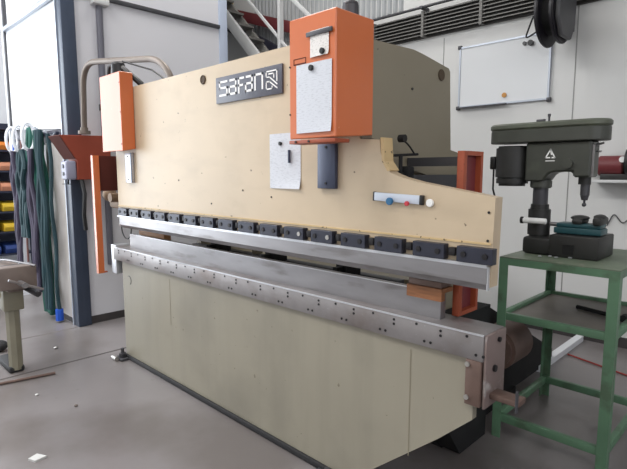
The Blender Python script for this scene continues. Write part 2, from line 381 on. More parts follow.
# hydraulic tank and motor at the back
MB().box(-2.9, -1.9, 2.35, 2.7, 2.0, 2.22, .02).build('oil_tank', 'frame', PB)
MB().cyl((-1.45, 1.69, 2.225), .035, .07, bev=.006).sph((-1.45, 1.69, 2.26), .034, sz=.5).build('cylinder_cap', 'darkgrey', PB)
MB().cyl((-1.53, 1.70, 2.22), .025, .06).build('cylinder_cap', 'cast', PB)
# back gauge seen through the gap
bg = MB().box(-3.4, -1.45, 2.08, 2.14, .95, 1.0, .004).build('back_gauge', 'darkgrey', PB)
for x in (-1.75, -2.35, -2.95): MB().box(x-.04, x+.04, 1.98, 2.1, .99, 1.10, .006).box(x-.015, x+.015, 1.93, 2.1, 1.02, 1.05).build('gauge_finger', 'blackmatte', bg)
for x in (-3.15, -2.65): MB().box(x-.02, x+.02, 2.1, 2.16, 1.0, 1.28).build('gauge_post', 'frame', bg)
# right orange cylinder cover
def cover(x0, x1, y0, z0, z1, yb=YS-.002, lip=.005):
    m = MB()
    m.prism([(y0, z0+.004), (y0, z1), (yb, z1), (yb, z0+.022)], 'X', x0, x1, .004)
    return m.build('cylinder_cover', 'orange', PB)
cv = cover(-1.638, -1.367, 1.507, 1.69, 2.193)
MB().box(-1.645, -1.372, 1.509, 1.60, 1.674, 1.69, .003).build('lower_flange', 'orangedk', cv)
for x in (-1.60, -1.52): MB().cyl((x, 1.507, 1.682), .005, .006, 'Y', 10).build('screw', 'bolt', cv)
for z in (1.80, 2.0): MB().cyl((-1.633, 1.506, z), .004, .004, 'Y', 10).build('screw', 'bolt', cv)
MB().box(-1.61, -1.535, 1.5055, 1.507, 2.003, 2.008).box(-1.61, -1.535, 1.5055, 1.507, 2.026, 2.029).box(-1.61, -1.607, 1.5055, 1.507, 2.003, 2.029).box(-1.538, -1.535, 1.5055, 1.507, 2.003, 2.029).build('type_label', 'brown', cv)
# left orange cover
cv2 = cover(-3.948, -3.598, 1.647, 1.705, 2.278)
for z in (1.76, 1.99, 2.2): MB().cyl((-3.61, 1.646, z), .004, .004, 'Y', 8).build('screw', 'bolt', cv2)
MB().cyl((-3.75, 1.71, 2.31), .05, .08).sph((-3.75, 1.71, 2.35), .05, sz=.5).tube([(-3.9, 1.7, 2.28), (-3.88, 1.7, 2.35), (-3.82, 1.7, 2.36), (-3.78, 1.72, 2.3)], .014).tube([(-3.72, 1.72, 2.33), (-3.62, 1.78, 2.24), (-3.6, 1.82, 2.2)], .022).tube([(-3.74, 1.74, 2.38), (-3.5, 1.85, 2.30), (-3.35, 1.9, 2.2)], .006).build('valve_plug', 'black', PB)
# mounting plates under the covers
for (x0, x1) in ((-1.685, -1.57), (-3.75, -3.64)):
    p = MB().box(x0, x1, YS-.022, YS, 1.475, 1.70, .003).build('mounting_plate', 'plateblue' if x0 > -2 else 'bright', PB)
    for z in (1.50, 1.67): MB().cyl(((x0+x1)/2, YS-.024, z), .006, .005, 'Y', 10).build('screw', 'bolt', p)
MB().box(-3.655, -3.64, YS-.024, YS, 1.475, 1.70).build('plate_side', 'plateblue', PB)
# logo plate and lettering
LX0, LX1, LZ0, LZ1 = -2.528, -1.945, 1.952, 2.10
lp = MB().box(LX0, LX1, YS-.012, YS, LZ0, LZ1, .002).build('logo_plate', 'logoplate', PB)
def strokes(name, segs, x0, x1, z0, z1, y, t, parent, m='white', d=.0015):
    mb = MB(); w = x1-x0; hh = z1-z0
    for poly in segs:
        for a, b in zip(poly, poly[1:]):
            A = Vector((x0+a[0]*w, z0+a[1]*hh)); B = Vector((x0+b[0]*w, z0+b[1]*hh)); D = (B-A); L = D.length; D.normalize()
            Nn = Vector((-D.y, D.x))*t/2; A = A-D*t/2; B = B+D*t/2
            mb.prism([tuple(A+Nn), tuple(B+Nn), tuple(B-Nn), tuple(A-Nn)], 'Y', y-d, y)
    return mb.build(name, m, parent, smooth=False)
G = {'S': [[(1, 1), (0, 1), (0, .55), (1, .55), (1, 0), (0, 0)]],
     'a': [[(.15, 1), (1, 1), (1, 0), (0, 0), (0, .52), (1, .52)]],
     'F': [[(1, 1), (.1, 1), (.1, 0)], [(.1, .5), (.8, .5)]],
     'n': [[(0, 0), (0, 1), (1, 1), (1, 0)]]}
W = LX1-LX0; lz0, lz1 = LZ0+.043, LZ1-.030
for ch, a, b in (('S', .07, .19), ('a', .23, .335), ('F', .375, .455), ('a', .49, .585), ('n', .63, .735)):
    strokes('letter', G[ch], LX0+a*W, LX0+b*W, lz0, lz1, YS-.012, .0115, lp)
strokes('emblem', [[(0, .68), (0, 1), (1, 1), (1, .40)], [(0, .68), (.3, .68), (1, .22)], [(.25, .85), (.72, .85), (.72, .62)], [(0, .42), (.3, .42), (1, 0)],
                   [(0, .42), (0, 0), (.55, 0), (.55, .12)]], LX0+.79*W, LX0+.935*W, LZ0+.032, LZ1-.027, YS-.012, .0065, lp)
# right guard (orange channel frame hinged at the back of the slide)
def guard(x0, x1, y0, y1, z0, z1, m1, m2):
    g = MB().box(x0, x1, y0, y0+.028, z0, z1, .002).build('guard_frame', m1, PB)
    MB().box(x0, x1, y1-.02, y1, z0, z1).box(x0, x1, y0+.028, y1-.02, z0, z0+.018).box(x0, x1, y0+.028, y1-.02, z1-.018, z1).build('rail', m1, g)
    MB().box(x0, x0+.006, y0+.028, y1-.02, z0+.018, z1-.018).build('panel', m2, g)
    return g
guard(-1.043, -1.012, 1.90, 2.07, .94, 1.64, 'orangedk', 'maroon')
g = MB().box(-4.18, -4.14, 1.64, 1.645, .715, 1.69).box(-4.145, -4.14, 1.645, 1.69, .715, 1.69).build('guard_frame', 'orange', PB)
MB().box(-4.178, -4.150, 1.646, 1.93, 1.40, 1.688, .002).build('panel', 'brown', g)
MB().box(-4.178, -4.150, 1.646, 1.72, .715, .725).build('foot', 'orangedk', g)
MB().box(-1.37, -1.04, 2.02, 2.07, 1.58, 1.62).build('guard_arm', 'darkgrey', PB)
MB().box(-4.15, -3.56, 1.9, 1.93, 1.5, 1.54).build('guard_arm', 'darkgrey', PB)
# small control lever at the neck
MB().cyl((-1.29, 1.86, 1.70), .017, .03, 'X').tube(fillet([(-1.3, 1.86, 1.70), (-1.3, 1.92, 1.68), (-1.3, 1.98, 1.63)], .05), .004).tube([(-1.32, 1.82, 1.625), (-1.3, 2.0, 1.635)], .006).tube([(-1.31, 1.88, 1.63), (-1.31, 1.88, 1.50)], .009).box(-1.33, -1.28, 1.90, 1.95, 1.50, 1.58, .01).tube([(-1.31, 1.84, 1.54), (-1.31, 1.95, 1.55)], .008).build('valve_lever', 'blackmatte', PB)
# left side casting and dangling cable
MB().box(-4.40, -4.0, 1.86, 1.98, 1.24, 1.34, .03).sph((-4.36, 1.86, 1.36), .06).cyl((-4.20, 1.84, 1.34), .04, .1, 'Y').build('valve_block', 'ochre', PB)
MB().torus((-4.02, 1.84, 1.10), .10, .005, 'Y', sx=.9, sz=1.0).build('cable_loop', 'rubber', PB)
MB().box(-4.06, -4.0, 1.83, 1.95, .62, .80, .004).box(-4.16, -4.13, 1.91, 1.94, .62, .9).build('bed_bracket', 'blackmatte', PB)
# rear leg gusset sloping down at the back right
MB().prism([(2.76, .78), (2.95, .72), (4.18, .12), (4.18, .02), (2.76, .02)], 'X', -1.42, -1.38).build('rear_gusset', 'blackmatte', PB)
MB().cyl((-1.26, 2.95, .50), .13, .3, 'Y', 28, bev=.02).build('rear_motor', 'rust', PB)
MB().box(-1.42, -1.36, 3.9, 4.93, .0, .05).build('rear_foot', 'wallcream', PB)

# ------------------------------------------------------------------ papers and magnets on the press
def sheet(name, pts, y, m, label, cat, curl=.006):
    (x0, z0), (x1, z1) = pts; b = bmesh.new(); nx, nz = 10, 12
    V = [[b.verts.new((x0+(x1-x0)*i/nx, y-.0015-curl*(max(0, 1-j/3)**2)*(i/nx)-.0015*math.sin(i/nx*3.1), z0+(z1-z0)*j/nz)) for i in range(nx+1)] for j in range(nz+1)]
    for j in range(nz):
        for i in range(nx): b.faces.new((V[j][i], V[j][i+1], V[j+1][i+1], V[j+1][i]))
    mb = MB(); mb._add(b); o = mb.build(name, m, smooth=False)
    so = o.modifiers.new('t', 'SOLIDIFY'); so.thickness = .0008; so.offset = 1
    return tag(o, label, cat)
sheet('paper_sheet', ((-2.058, 1.468), (-1.82, 1.752)), YS, 'paper', 'white sheet held by a black magnet on the cream slide left of the blue plate', 'paper', .012)
sheet('paper_sheet', ((-1.590, 1.717), (-1.385, 2.0)), 1.505, 'paper', 'large printed sheet on the front of the orange cover', 'paper')
sheet('paper_sheet', ((-1.507, 2.02), (-1.402, 2.125)), 1.505, 'paperplain', 'small note under the grey strip at the top of the orange cover', 'paper')
tag(MB().box(-1.525, -1.38, 1.495, 1.503, 2.103, 2.121, .002).build('magnetic_bar', 'darkgrey'), 'dark grey magnetic bar clamping the small note on the orange cover', 'magnet')
def magnet(x, y, z, m, label, r=.012, h=.012):
    tag(MB().cyl((x, y-h/2, z), r, h, 'Y', 20, bev=.002).build('round_magnet', m), label, 'magnet')
magnet(-1.432, 1.501, 2.035, 'black', 'round black magnet at the bottom of the small note')
magnet(-1.495, 1.501, 1.978, 'black', 'round black magnet at the top of the large printed sheet')
magnet(-1.965, 1.745, 1.70, 'black', 'round black magnet on the sheet left of the blue plate', .010)
tag(MB().tube([(-1.895, 1.738, 1.665), (-1.895, 1.738, 1.60)], .007, 10).build('marker_pen', 'plateblue'), 'dark blue pen clipped on the sheet left of the blue plate', 'pen')
ru = thing('spirit_level', 'flat whitish bar with dark end cap stuck on the right arm of the slide', 'level', (-1.235, YS-.01, 1.43))
a = math.atan2(-.012, .26)
mt = Matrix.Translation((-1.222, YS-.0092, 1.444)) @ Matrix.Rotation(R(2.0), 4, 'Y')
MB().box(-.122, .108, -.008, .008, -.018, .018, .003, mtx=mt).build('bar', mat('level_bluish_white', s2l(205, 214, 228), .35, var=.05), ru)
MB().box(.108, .124, -.009, .009, -.020, .020, .003, mtx=mt).build('end_cap', 'black', ru)
MB().box(-.128, -.122, -.009, .009, -.020, .020, .002, mtx=mt).build('end_cap', 'darkgrey', ru)
magnet(-1.255, YS-.0185, 1.430, 'blueknob', 'round blue magnet on the whitish bar', .016)
magnet(-1.168, YS-.0185, 1.424, 'redknob', 'small red magnet on the whitish bar right of the blue one', .010)
magnet(-1.07, YS-.001, 1.430, 'white', 'round white magnet just right of the whitish bar', .016)

# wooden blocks at the tools
tag(MB().prism([(1.795, 1.02), (1.822, 1.02), (1.822, 1.053), (1.885, 1.053), (1.885, 1.072), (1.795, 1.072)], 'X', -1.205, -1.035).build('wooden_block', 'woodor'), 'brown wooden block hooked over the top edge of the die at its right end', 'block')
tag(MB().box(-1.20, -1.04, 1.80, 1.88, 1.0735, 1.10, .003).build('steel_block', 'rust'), 'dull grey steel block lying on the brown wooden block on the die', 'block')
tag(MB().box(-3.86, -3.45, 1.87, 1.93, .9375, 1.115, .003).build('wooden_plank', 'wood'), 'light wooden plank standing behind the far left end of the die', 'plank')

# ------------------------------------------------------------------ orange control console with bent conduit pipe
CO = thing('control_console', 'orange control console with undercut face and bent cable pipe beside the booth column', 'console', (-4.95, 1.95, 1.48))
MB().prism([(1.655, 1.895), (2.12, 1.908), (2.12, 1.485), (1.795, 1.485), (1.80, 1.66)], 'X', -5.105, -4.9, .004).prism([(1.655, 1.895), (1.785, 1.899), (1.785, 1.685)], 'X', -5.2, -5.10, .002).build('housing', 'console', CO)
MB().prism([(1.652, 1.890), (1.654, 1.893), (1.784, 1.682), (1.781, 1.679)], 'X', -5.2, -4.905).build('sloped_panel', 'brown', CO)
sb = MB().box(-5.06, -4.915, 1.70, 1.798, 1.485, 1.66, .02, 3).build('switch_panel', 'creambox', CO)
for z in (1.61, 1.54): MB().cyl((-4.985, 1.698, z), .018, .012, 'Y', 16).build('switch', 'darkgrey', sb)
MB().box(-5.10, -4.96, 1.72, 1.76, 1.44, 1.445).tube([(-5.0, 1.74, 1.445), (-4.99, 1.74, 1.485)], .008).build('hook', 'blackmatte', CO)
MB().tube([(-4.93, 1.84, 1.486), (-4.90, 1.85, 1.35), (-4.92, 1.84, 1.15), (-4.95, 1.86, 1.0)], .02).build('cable_bundle', 'black', CO)
cc = MB().cyl((-4.93, 1.89, 1.93), .055, .03).cyl((-4.93, 1.89, 1.955), .035, .04).build('pipe_flange', 'pipe', CO)
MB().tube(fillet([(-4.93, 1.89, 1.94), (-4.80, 1.86, 2.55), (-3.62, 2.03, 2.43), (-3.46, 2.06, 2.0)], .22, 8), .026, 12).build('conduit_pipe', 'pipe', CO)

# ------------------------------------------------------------------ lifting slings hanging from the booth rail
rk = thing('sling_rail', 'white hook rail on the booth edge from which the slings hang', 'rail', (-6.1, 1.78, 1.9))
MB().box(-6.9, -5.4, 1.785, 1.818, 1.93, 1.96, .003).build('bar', 'rack', rk)
def sling(x, top, bot, m, w, label, sway=.03, eye=True, strands=2, tip=None, y=1.73, name='lifting_sling', eyem='slingwhite'):
    t = thing(name, label, 'sling', (x, y, bot), 'slings on the booth rail')
    MB().tube([(x, 1.79, 1.945), (x, 1.77, top-.04), (x, y-.01, top-.02), (x, y-.02, top+.01)], .006).build('hook', 'alu', t)
    if eye: MB().torus((x, y, top-.13), .075, .017, 'X', sx=.8, sz=1.9).build('eye', eyem, t)
    zt = top-(.26 if eye else .02)
    for s in range(strands):
        dx = (s-(strands-1)/2)*w*.9; ph = random.random()*6
        pts = [(x+dx*(.4+.6*min(1, k/3))+sway*math.sin(ph+k*.7)*min(1, k/4)*min(1, (14-k)/4+.3), y+.012*math.sin(k+ph), zt+(bot-zt)*k/14) for k in range(15)]
        MB().tube(pts, w*.5, 8, flat=(.8, .8)).build('strand', m, t)
    if tip: MB().tube([(x, y, bot+.12), (x, y, bot)], w*.8).build('tip', tip, t)
    return t
H = 2.06
sling(-6.69, H, .47, 'slingviolet', .06, 'violet grey lifting sling with a white eye, leftmost on the booth rail', .03, strands=3)
sling(-6.30, H, .82, 'slingteal', .07, 'short dark teal sling with a white eye, second from left on the booth rail', .05, strands=4, y=1.70)
sling(-6.10, H, .30, 'slinggreen', .075, 'green lifting sling hanging between the second and third white eyes', .05, eye=False, strands=3, y=1.76)
sling(-5.90, H, .26, 'slingviolet', .065, 'dark violet sling with the third white eye from the left', .04, strands=3, y=1.68)
sling(-5.80, H-.05, .03, 'slinggreen', .08, 'longest green lifting sling reaching almost to the floor', .05, eye=False, strands=4, y=1.75)
sling(-5.62, H-.06, .12, 'slingteal', .07, 'dark teal sling right of the long green one', .03, eye=False, strands=3, y=1.69)
sling(-5.44, H-.10, .02, 'slingteal', .05, 'rightmost dark sling with a bright blue tip at the floor', .01, eye=False, strands=1, tip='slingblue')
for x, z, m, l in ((-6.80, .55, 'slingblue', 'thin blue cord hanging at the far left of the booth rail'), (-6.5, .5, 'cordred', 'thin brown cord hanging between the two leftmost slings'),
                   (-6.3, .55, 'black', 'thin black cord hanging below the short teal sling')):
    t = thing('hanging_cord', l, 'cord', (x, 1.76, z)); MB().tube([(x, 1.79, 1.94), (x, 1.77, 1.90), (x+.02, 1.765, 1.2), (x, 1.76, z)], .012).build('cord', m, t)

# ------------------------------------------------------------------ storage rack with bins far left
rt = thing('storage_rack', 'dark blue steel storage rack with bins behind the slings', 'rack', (-8.6, 1.9, 0))
for y in (1.22, 2.34):
    for x in (-8.85, -8.4): MB().box(x-.02, x+.02, y-.02, y+.02, 0, 2.3).build('upright', 'rack', rt)
MB().box(-8.87, -8.86, 1.2, 2.36, .3, 2.3).build('back_sheet', 'rack', rt)
SZ = [.35, .68, .98, 1.28, 1.58, 1.88, 2.2]
for z in SZ: MB().box(-8.86, -8.38, 1.2, 2.36, z-.025, z).build('shelf', 'rack', rt)
cols = ['binblue', 'yellow', 'yellow', 'binpink', 'binpink', 'binorange']; nm = ['blue', 'yellow', 'yellow', 'salmon', 'salmon', 'orange']
ordn = ['lowest', 'second lowest', 'third', 'fourth', 'fifth', 'top']
for k, z in enumerate(SZ[:6]):
    for j, y in enumerate((1.42, 1.78, 2.14)):
        b = MB().prism([(-8.82, z+.002), (-8.42, z+.002), (-8.39, z+.07), (-8.42, z+.12), (-8.82, z+.14)], 'Y', y-.15, y+.15, .005).build('storage_bin', cols[k])
        tag(b, f"{nm[k]} plastic bin on the {ordn[k]} shelf of the rack, {('nearest the roller door','in the middle','nearest the booth')[j]}", 'bin', 'bins in the storage rack')

# ------------------------------------------------------------------ pedestal vice / pipe bender bottom left
PX, PY = -4.31, 1.03
ps = thing('pedestal_vise', 'grey brown vise on an olive steel post at the left edge of the photo', 'vise', (PX, PY, 0))
MB().box(PX-.34, PX+.04, PY-.06, PY+.05, 0.001, .05, .015).build('base_plate', 'rubber', ps)
MB().cyl((PX, PY, .29), .05, .54, seg=8).build('post', 'post', ps)
MB().box(PX-.07, PX+.07, PY-.07, PY+.07, .50, .67, .01).build('post_head', 'post', ps)
MB().box(PX-.05, PX-.01, PY-.085, PY-.07, .60, .70, .006).build('grease_mark_plate', 'yellow', ps)
vb = MB().box(PX-.34, PX+.05, PY-.09, PY+.09, .69, .85, .035, 3).box(PX-.14, PX+.16, PY-.06, PY+.06, .66, .74, .02).build('body', 'cast', ps)
MB().box(PX+.0, PX+.12, PY-.12, PY+.12, .70, .85, .015).build('fixed_jaw', 'darkgrey', ps)
MB().box(PX+.15, PX+.26, PY-.13, PY+.12, .70, .87, .015).build('moving_jaw', 'cast', ps)
MB().box(PX+.10, PX+.17, PY-.135, PY-.12, .74, .85, .01).build('jaw_insert', 'black', ps)
MB().tube([(PX-.1, PY+.05, .70), (PX+.16, PY+.15, .62)], .025).build('brace', 'darkgrey', ps)
MB().cyl((PX+.3, PY, .75), .02, .2, 'X').tube([(PX+.38, PY-.10, .80), (PX+.38, PY+.12, .70)], .009).build('screw_handle', 'steel', ps)
MB().tube([(PX-.25, PY-.05, .86), (PX-.05, PY+.0, .88), (PX+.30, PY+.1, .87)], .008).build('top_rod', 'steel', ps)
tag(MB().tube([(-4.15, .60, .012), (-4.02, 1.22, .012)], .011).build('steel_rod', 'rust'), 'thin rusty rod lying on the floor in front of the olive post', 'rod')
tag(MB().sph((-4.9, 1.05, .05), .07, sz=.7).box(-5.0, -4.88, .9, 1.05, 0, .05, .02).build('dark_rag', 'rubber'), 'dark crumpled lump on the floor left of the olive post', 'rag')
# floor joints and specks
struct(MB().box(-5.14, -5.11, -3, 1.78, 0, .0015).build('trim_12', mat('floor_joint', s2l(112, 106, 104), .6)))
struct(MB().box(-4.215, -4.195, -.2, 3.2, 0, .002).build('trim_13', mat('floor_joint_dark', s2l(78, 72, 70), .6)))
tag(MB().prism([(-2.90, .76), (-2.84, .79), (-2.83, .73), (-2.88, .71)], 'Z', .0, .012).build('scrap_offcut', 'scrap'), 'pale folded offcut on the floor at the bottom left of the photo', 'scrap')
tag(MB().sph((-3.35, 1.13, .008), .012, sz=.6).build('pebble', 'cast'), 'small brown crumb on the floor right of the pale offcut', 'debris')
tag(MB().sph((-3.72, 1.0, .006), .012, sz=.5).build('paper_scrap', 'scrap'), 'tiny white scrap on the floor below the rusty rod', 'debris')
tag(MB().sph((-4.62, 1.42, .012), .018, sz=.6).build('steel_nut', 'boltlt'), 'small grey nut on the floor by the olive post', 'nut')

# ------------------------------------------------------------------ green steel workbench on the right
WB = thing('workbench', 'tall green steel workbench with a mid shelf carrying the bench drill', 'bench', (-.9, 3.12, 0))
BX0, BX1, BY0, BY1, BZ = -1.215, -.61, 2.735, 3.52, 1.078
MB().box(BX0, BX1, BY0, BY1, BZ-.006, BZ, .001).build('top_sheet', 'benchtop', WB)
MB().box(BX0, BX1, BY0, BY0+.03, BZ-.045, BZ-.006).box(BX0, BX1, BY1-.03, BY1, BZ-.045, BZ-.006).box(BX0, BX0+.03, BY0+.03, BY1-.03, BZ-.045, BZ-.006).box(BX1-.03, BX1, BY0+.03, BY1-.03, BZ-.045, BZ-.006).build('top_frame', 'green', WB)
for x in (BX0, BX1-.05):
    for y in (BY0, BY1-.05):
        sx = 1 if x == BX0 else -1; sy = 1 if y == BY0 else -1
        cx = x if sx > 0 else x+.05; cy = y if sy > 0 else y+.05
        MB().box(cx, cx+sx*.05, cy, cy+sy*.006, 0, BZ-.045).box(cx, cx+sx*.006, cy+sy*.006, cy+sy*.05, 0, BZ-.045).build('leg', 'green', WB)
def ring(z0, z1, nm):
    for a, b, c, d in ((BX0+.006, BX1-.006, BY0+.006, BY0+.036), (BX0+.006, BX1-.006, BY1-.036, BY1-.006), (BX0+.006, BX0+.036, BY0+.036, BY1-.036), (BX1-.036, BX1-.006, BY0+.036, BY1-.036)):
        MB().box(a, b, c, d, z0, z1, .002).build(nm, 'green', WB)
ring(.715, .755, 'shelf_rail'); ring(.10, .145, 'lower_rail')
MB().box(BX0+.036, BX1-.036, BY0+.036, BY1-.036, .725, .735).build('shelf', 'shelf', WB)
tag(MB().tube([(-.93, 3.2, .748), (-.68, 3.12, .748)], [.012, .012]).cyl((-.66, 3.11, .752), .02, .05, 'Y').build('hammer', 'blackmatte'), 'dark tool lying on the mid shelf of the green bench', 'tool')
ba = MB().box(-.83, -.70, 1.80, 1.87, .672, .695, .004).build('bracket_arm', 'rust', PB)
MB().cyl((-.708, 1.80, .695), .006, .085, seg=10).build('pin', 'darkgrey', ba)

# drill press
DX, DY = -1.125, 3.05; BZt = BZ+.001
DP = thing('drill_press', 'dark grey bench drill press with a long belt guard standing on the green bench', 'drill', (DX, DY, BZt))
bs = MB().box(-1.02, -.765, 2.93, 3.22, BZt, BZt+.125, .008).box(-1.18, -1.01, 2.945, 3.16, BZt, BZt+.10, .02)
bs.build('base', 'drillblk', DP)
MB().box(-.945, -.885, 2.9275, 2.93, BZt+.02, BZt+.075).box(-1.0, -.78, 2.96, 2.975, BZt+.125, BZt+.127).build('slot', 'black', DP)
MB().cyl((DX, DY, 1.26), .062, .17, bev=.01).cyl((DX, DY, 1.35), .05, .03).build('column_foot', 'drillblk', DP)
MB().cyl((DX, DY, 1.42), .042, .16).build('column', 'darkgrey', DP)
MB().cyl((DX, DY, 1.485), .06, .05, bev=.006).build('collar', 'drill', DP)
MB().prism([(-1.195, 1.50), (-1.09, 1.50), (-1.06, 1.545), (-1.03, 1.555), (-.935, 1.555), (-.93, 1.525), (-.845, 1.525), (-.845, 1.725), (-1.195, 1.725)], 'Y', DY-.075, DY+.075, .01).build('head', 'drill', DP)
strokes('emblem', [[(0, .25), (.5, 1), (1, .25), (.72, .25)], [(0, .25), (.42, .25)], [(.5, 1), (.62, .55)]], -1.08, -1.03, 1.62, 1.68, DY-.075, .007, DP)
strokes('emblem_line', [[(.0, 0), (.14, 0)], [(.22, 0), (.36, 0)], [(.44, 0), (.58, 0)], [(.66, 0), (.80, 0)], [(.88, 0), (1, 0)]], -1.078, -1.032, 1.617, 1.63, DY-.075, .005, DP)
def stadium(x0, x1, y, r, n=12):
    return [(x1-r+r*math.cos(R(-90+180*k/n)), y+r*math.sin(R(-90+180*k/n))) for k in range(n+1)]+[(x0+r+r*math.cos(R(90+180*k/n)), y+r*math.sin(R(90+180*k/n))) for k in range(n+1)]
MB().prism(stadium(-1.435, -.775, DY, .10), 'Z', 1.725, 1.80, .004).build('belt_guard', 'drill', DP)
MB().prism(stadium(-1.44, -.77, DY, .105), 'Z', 1.80, 1.838, .01).build('guard_lid', 'drillcap', DP)
MB().cyl((-1.10, DY, 1.855), .006, .04, seg=8).cyl((-1.10, DY, 1.88), .009, .015, seg=8).box(-1.17, -1.12, DY-.01, DY+.01, 1.838, 1.86, .004).build('lid_knob', 'darkgrey', DP)
mo = MB().cyl((-1.30, DY, 1.61), .098, .20, bev=.012, seg=28).cyl((-1.30, DY, 1.50), .092, .06, bev=.015, seg=28).build('motor', 'drillblk', DP)
MB().box(-1.425, -1.39, DY-.05, DY+.05, 1.57, 1.65, .008).build('terminal_box', 'black', mo)
MB().tube([(-1.41, DY-.02, 1.57), (-1.41, DY-.02, 1.45), (-1.40, DY+.05, 1.3)], .006).build('motor_cable', 'black', DP)
MB().cyl((-.89, DY, 1.51), .032, .05).build('quill', 'drillblk', DP)
MB().cyl((-.885, DY, 1.455), .024, .07, bev=.004).cyl((-.885, DY, 1.41), .016, .025, r2=.022).cyl((-.885, DY, 1.39), .006, .03).sph((-.885, DY, 1.372), .012).build('chuck', 'darkgrey', DP)
MB().tube([(-.84, DY-.02, 1.70), (-.80, DY-.02, 1.71)], .006).tube([(-.835, DY-.02, 1.665), (-.81, DY-.02, 1.665)], .005).box(-.843, -.835, DY-.06, DY-.05, 1.53, 1.70).build('depth_stop', 'steel', DP)
MB().cyl((-.96, DY-.08, 1.60), .028, .02, 'Y').build('feed_hub', 'drill', DP)
MB().cyl((-1.115, 2.955, 1.273), .017, .13, 'X', bev=.003).build('handle_grip', 'white', DP)
MB().cyl((-1.187, 2.955, 1.273), .02, .014, 'X').build('handle_end', 'black', DP)
# machine vise on the base
ZV = BZt+.1285
VS = thing('machine_vise', 'blue green machine vise lying on the base of the drill press', 'vise', (-.9, 3.05, ZV))
MB().box(-1.02, -.775, 2.99, 3.12, ZV, ZV+.035, .006).box(-1.01, -.78, 3.0, 3.11, ZV+.035, ZV+.06, .008).build('body', 'vise', VS)
MB().box(-.82, -.775, 2.98, 3.13, ZV+.055, ZV+.10, .012).sph((-.80, 3.05, ZV+.10), .03, sy=1.8, sz=.5).build('fixed_jaw', 'drillblk', VS)
MB().box(-.93, -.87, 2.99, 3.12, ZV+.055, ZV+.09, .015).sph((-.90, 3.05, ZV+.09), .035, sx=1.4, sy=1.4, sz=.45).build('moving_jaw', 'drillblk', VS)
MB().cyl((-1.03, 3.05, ZV+.045), .012, .06, 'X').build('screw', 'steel', VS)
for i, (x, y) in enumerate(((-1.0, 2.90), (-1.04, 2.86), (-.96, 2.88), (-.90, 2.92))):
    MB_ = MB().torus((x, y, BZ+.007), .008, .003, 'Z', seg=10, rs=6).build('steel_chip', 'bright')
    tag(MB_, 'bright curl of swarf on the green bench in front of the drill base', 'swarf', 'swarf on the bench')

# ------------------------------------------------------------------ rear wall equipment
wb = thing('whiteboard', 'white magnetic board with thin aluminium frame on the rear wall', 'whiteboard', (-2.28, YB-.02, 2.22))
x0, x1, z0, z1 = -2.745, -1.81, 2.235, 2.86
MB().box(x0+.015, x1-.015, YB-.022, YB-.004, z0+.015, z1-.015).build('board', 'board', wb)
MB().box(x0, x1, YB-.03, YB, z0, z0+.016).box(x0, x1, YB-.03, YB, z1-.016, z1).box(x0, x0+.016, YB-.03, YB, z0+.016, z1-.016).box(x1-.016, x1, YB-.03, YB, z0+.016, z1-.016).build('frame', 'alu', wb)
for x in (x0, x1):
    for z in (z0, z1):
        MB().box(x-.02, x+.02, YB-.034, YB-.001, z-.02, z+.02, .006).build('corner_cap', 'darkgrey', wb)
tray = MB().box(x0+.03, x1-.4, YB-.06, YB-.03, z0-.008, z0+.004).build('tray', 'darkgrey', wb)
magnet(-2.0, YB-.023, 2.78, 'black', 'round black magnet near the top right corner of the whiteboard', .026, .03)
magnet(-2.06, YB-.023, 2.785, 'reelgrey', 'small grey magnet left of the black one on the whiteboard', .018, .02)
magnet(-2.24, YB-.023, 2.32, mat('amber_magnet', s2l(196, 140, 70), .5), 'small amber magnet low on the whiteboard', .024, .012)
# cable reel hanging high on the wall
RX, RY, RZ = -1.745, 4.66, 2.915
cr = thing('cable_reel', 'large black cable reel mounted high on the rear wall beside the whiteboard', 'reel', (RX, YB, RZ))
MB().cyl((RX, RY, RZ), .275, .03, 'X', 44, bev=.008).build('side_disc', 'reel', cr)
MB().cyl((RX+.06, RY, RZ), .18, .09, 'X', 32).build('drum', 'blackmatte', cr)
MB().cyl((RX+.115, RY, RZ), .26, .03, 'X', 44, bev=.008).build('side_disc', 'reel', cr)
MB().prism([(RY-.1, RZ-.22), (RY+.12, RZ-.22), (RY+.2, RZ-.08), (RY+.2, RZ+.2), (RY-.2, RZ+.2), (RY-.2, RZ-.08)], 'X', RX+.131, RX+.17, .01).build('housing', 'reelgrey', cr)
MB().box(RX+.03, RX+.12, RY+.22, YB-.0, RZ-.10, RZ+.06, .005).build('wall_bracket', 'reel', cr)
MB().tube(fillet([(RX-.02, RY-.1, RZ-.02), (RX-.12, RY+.0, RZ+.02), (RX-.22, RY+.08, RZ-.15), (RX-.02, RY+.0, RZ-.10)], .05), .008).build('cable_end', 'black', cr)
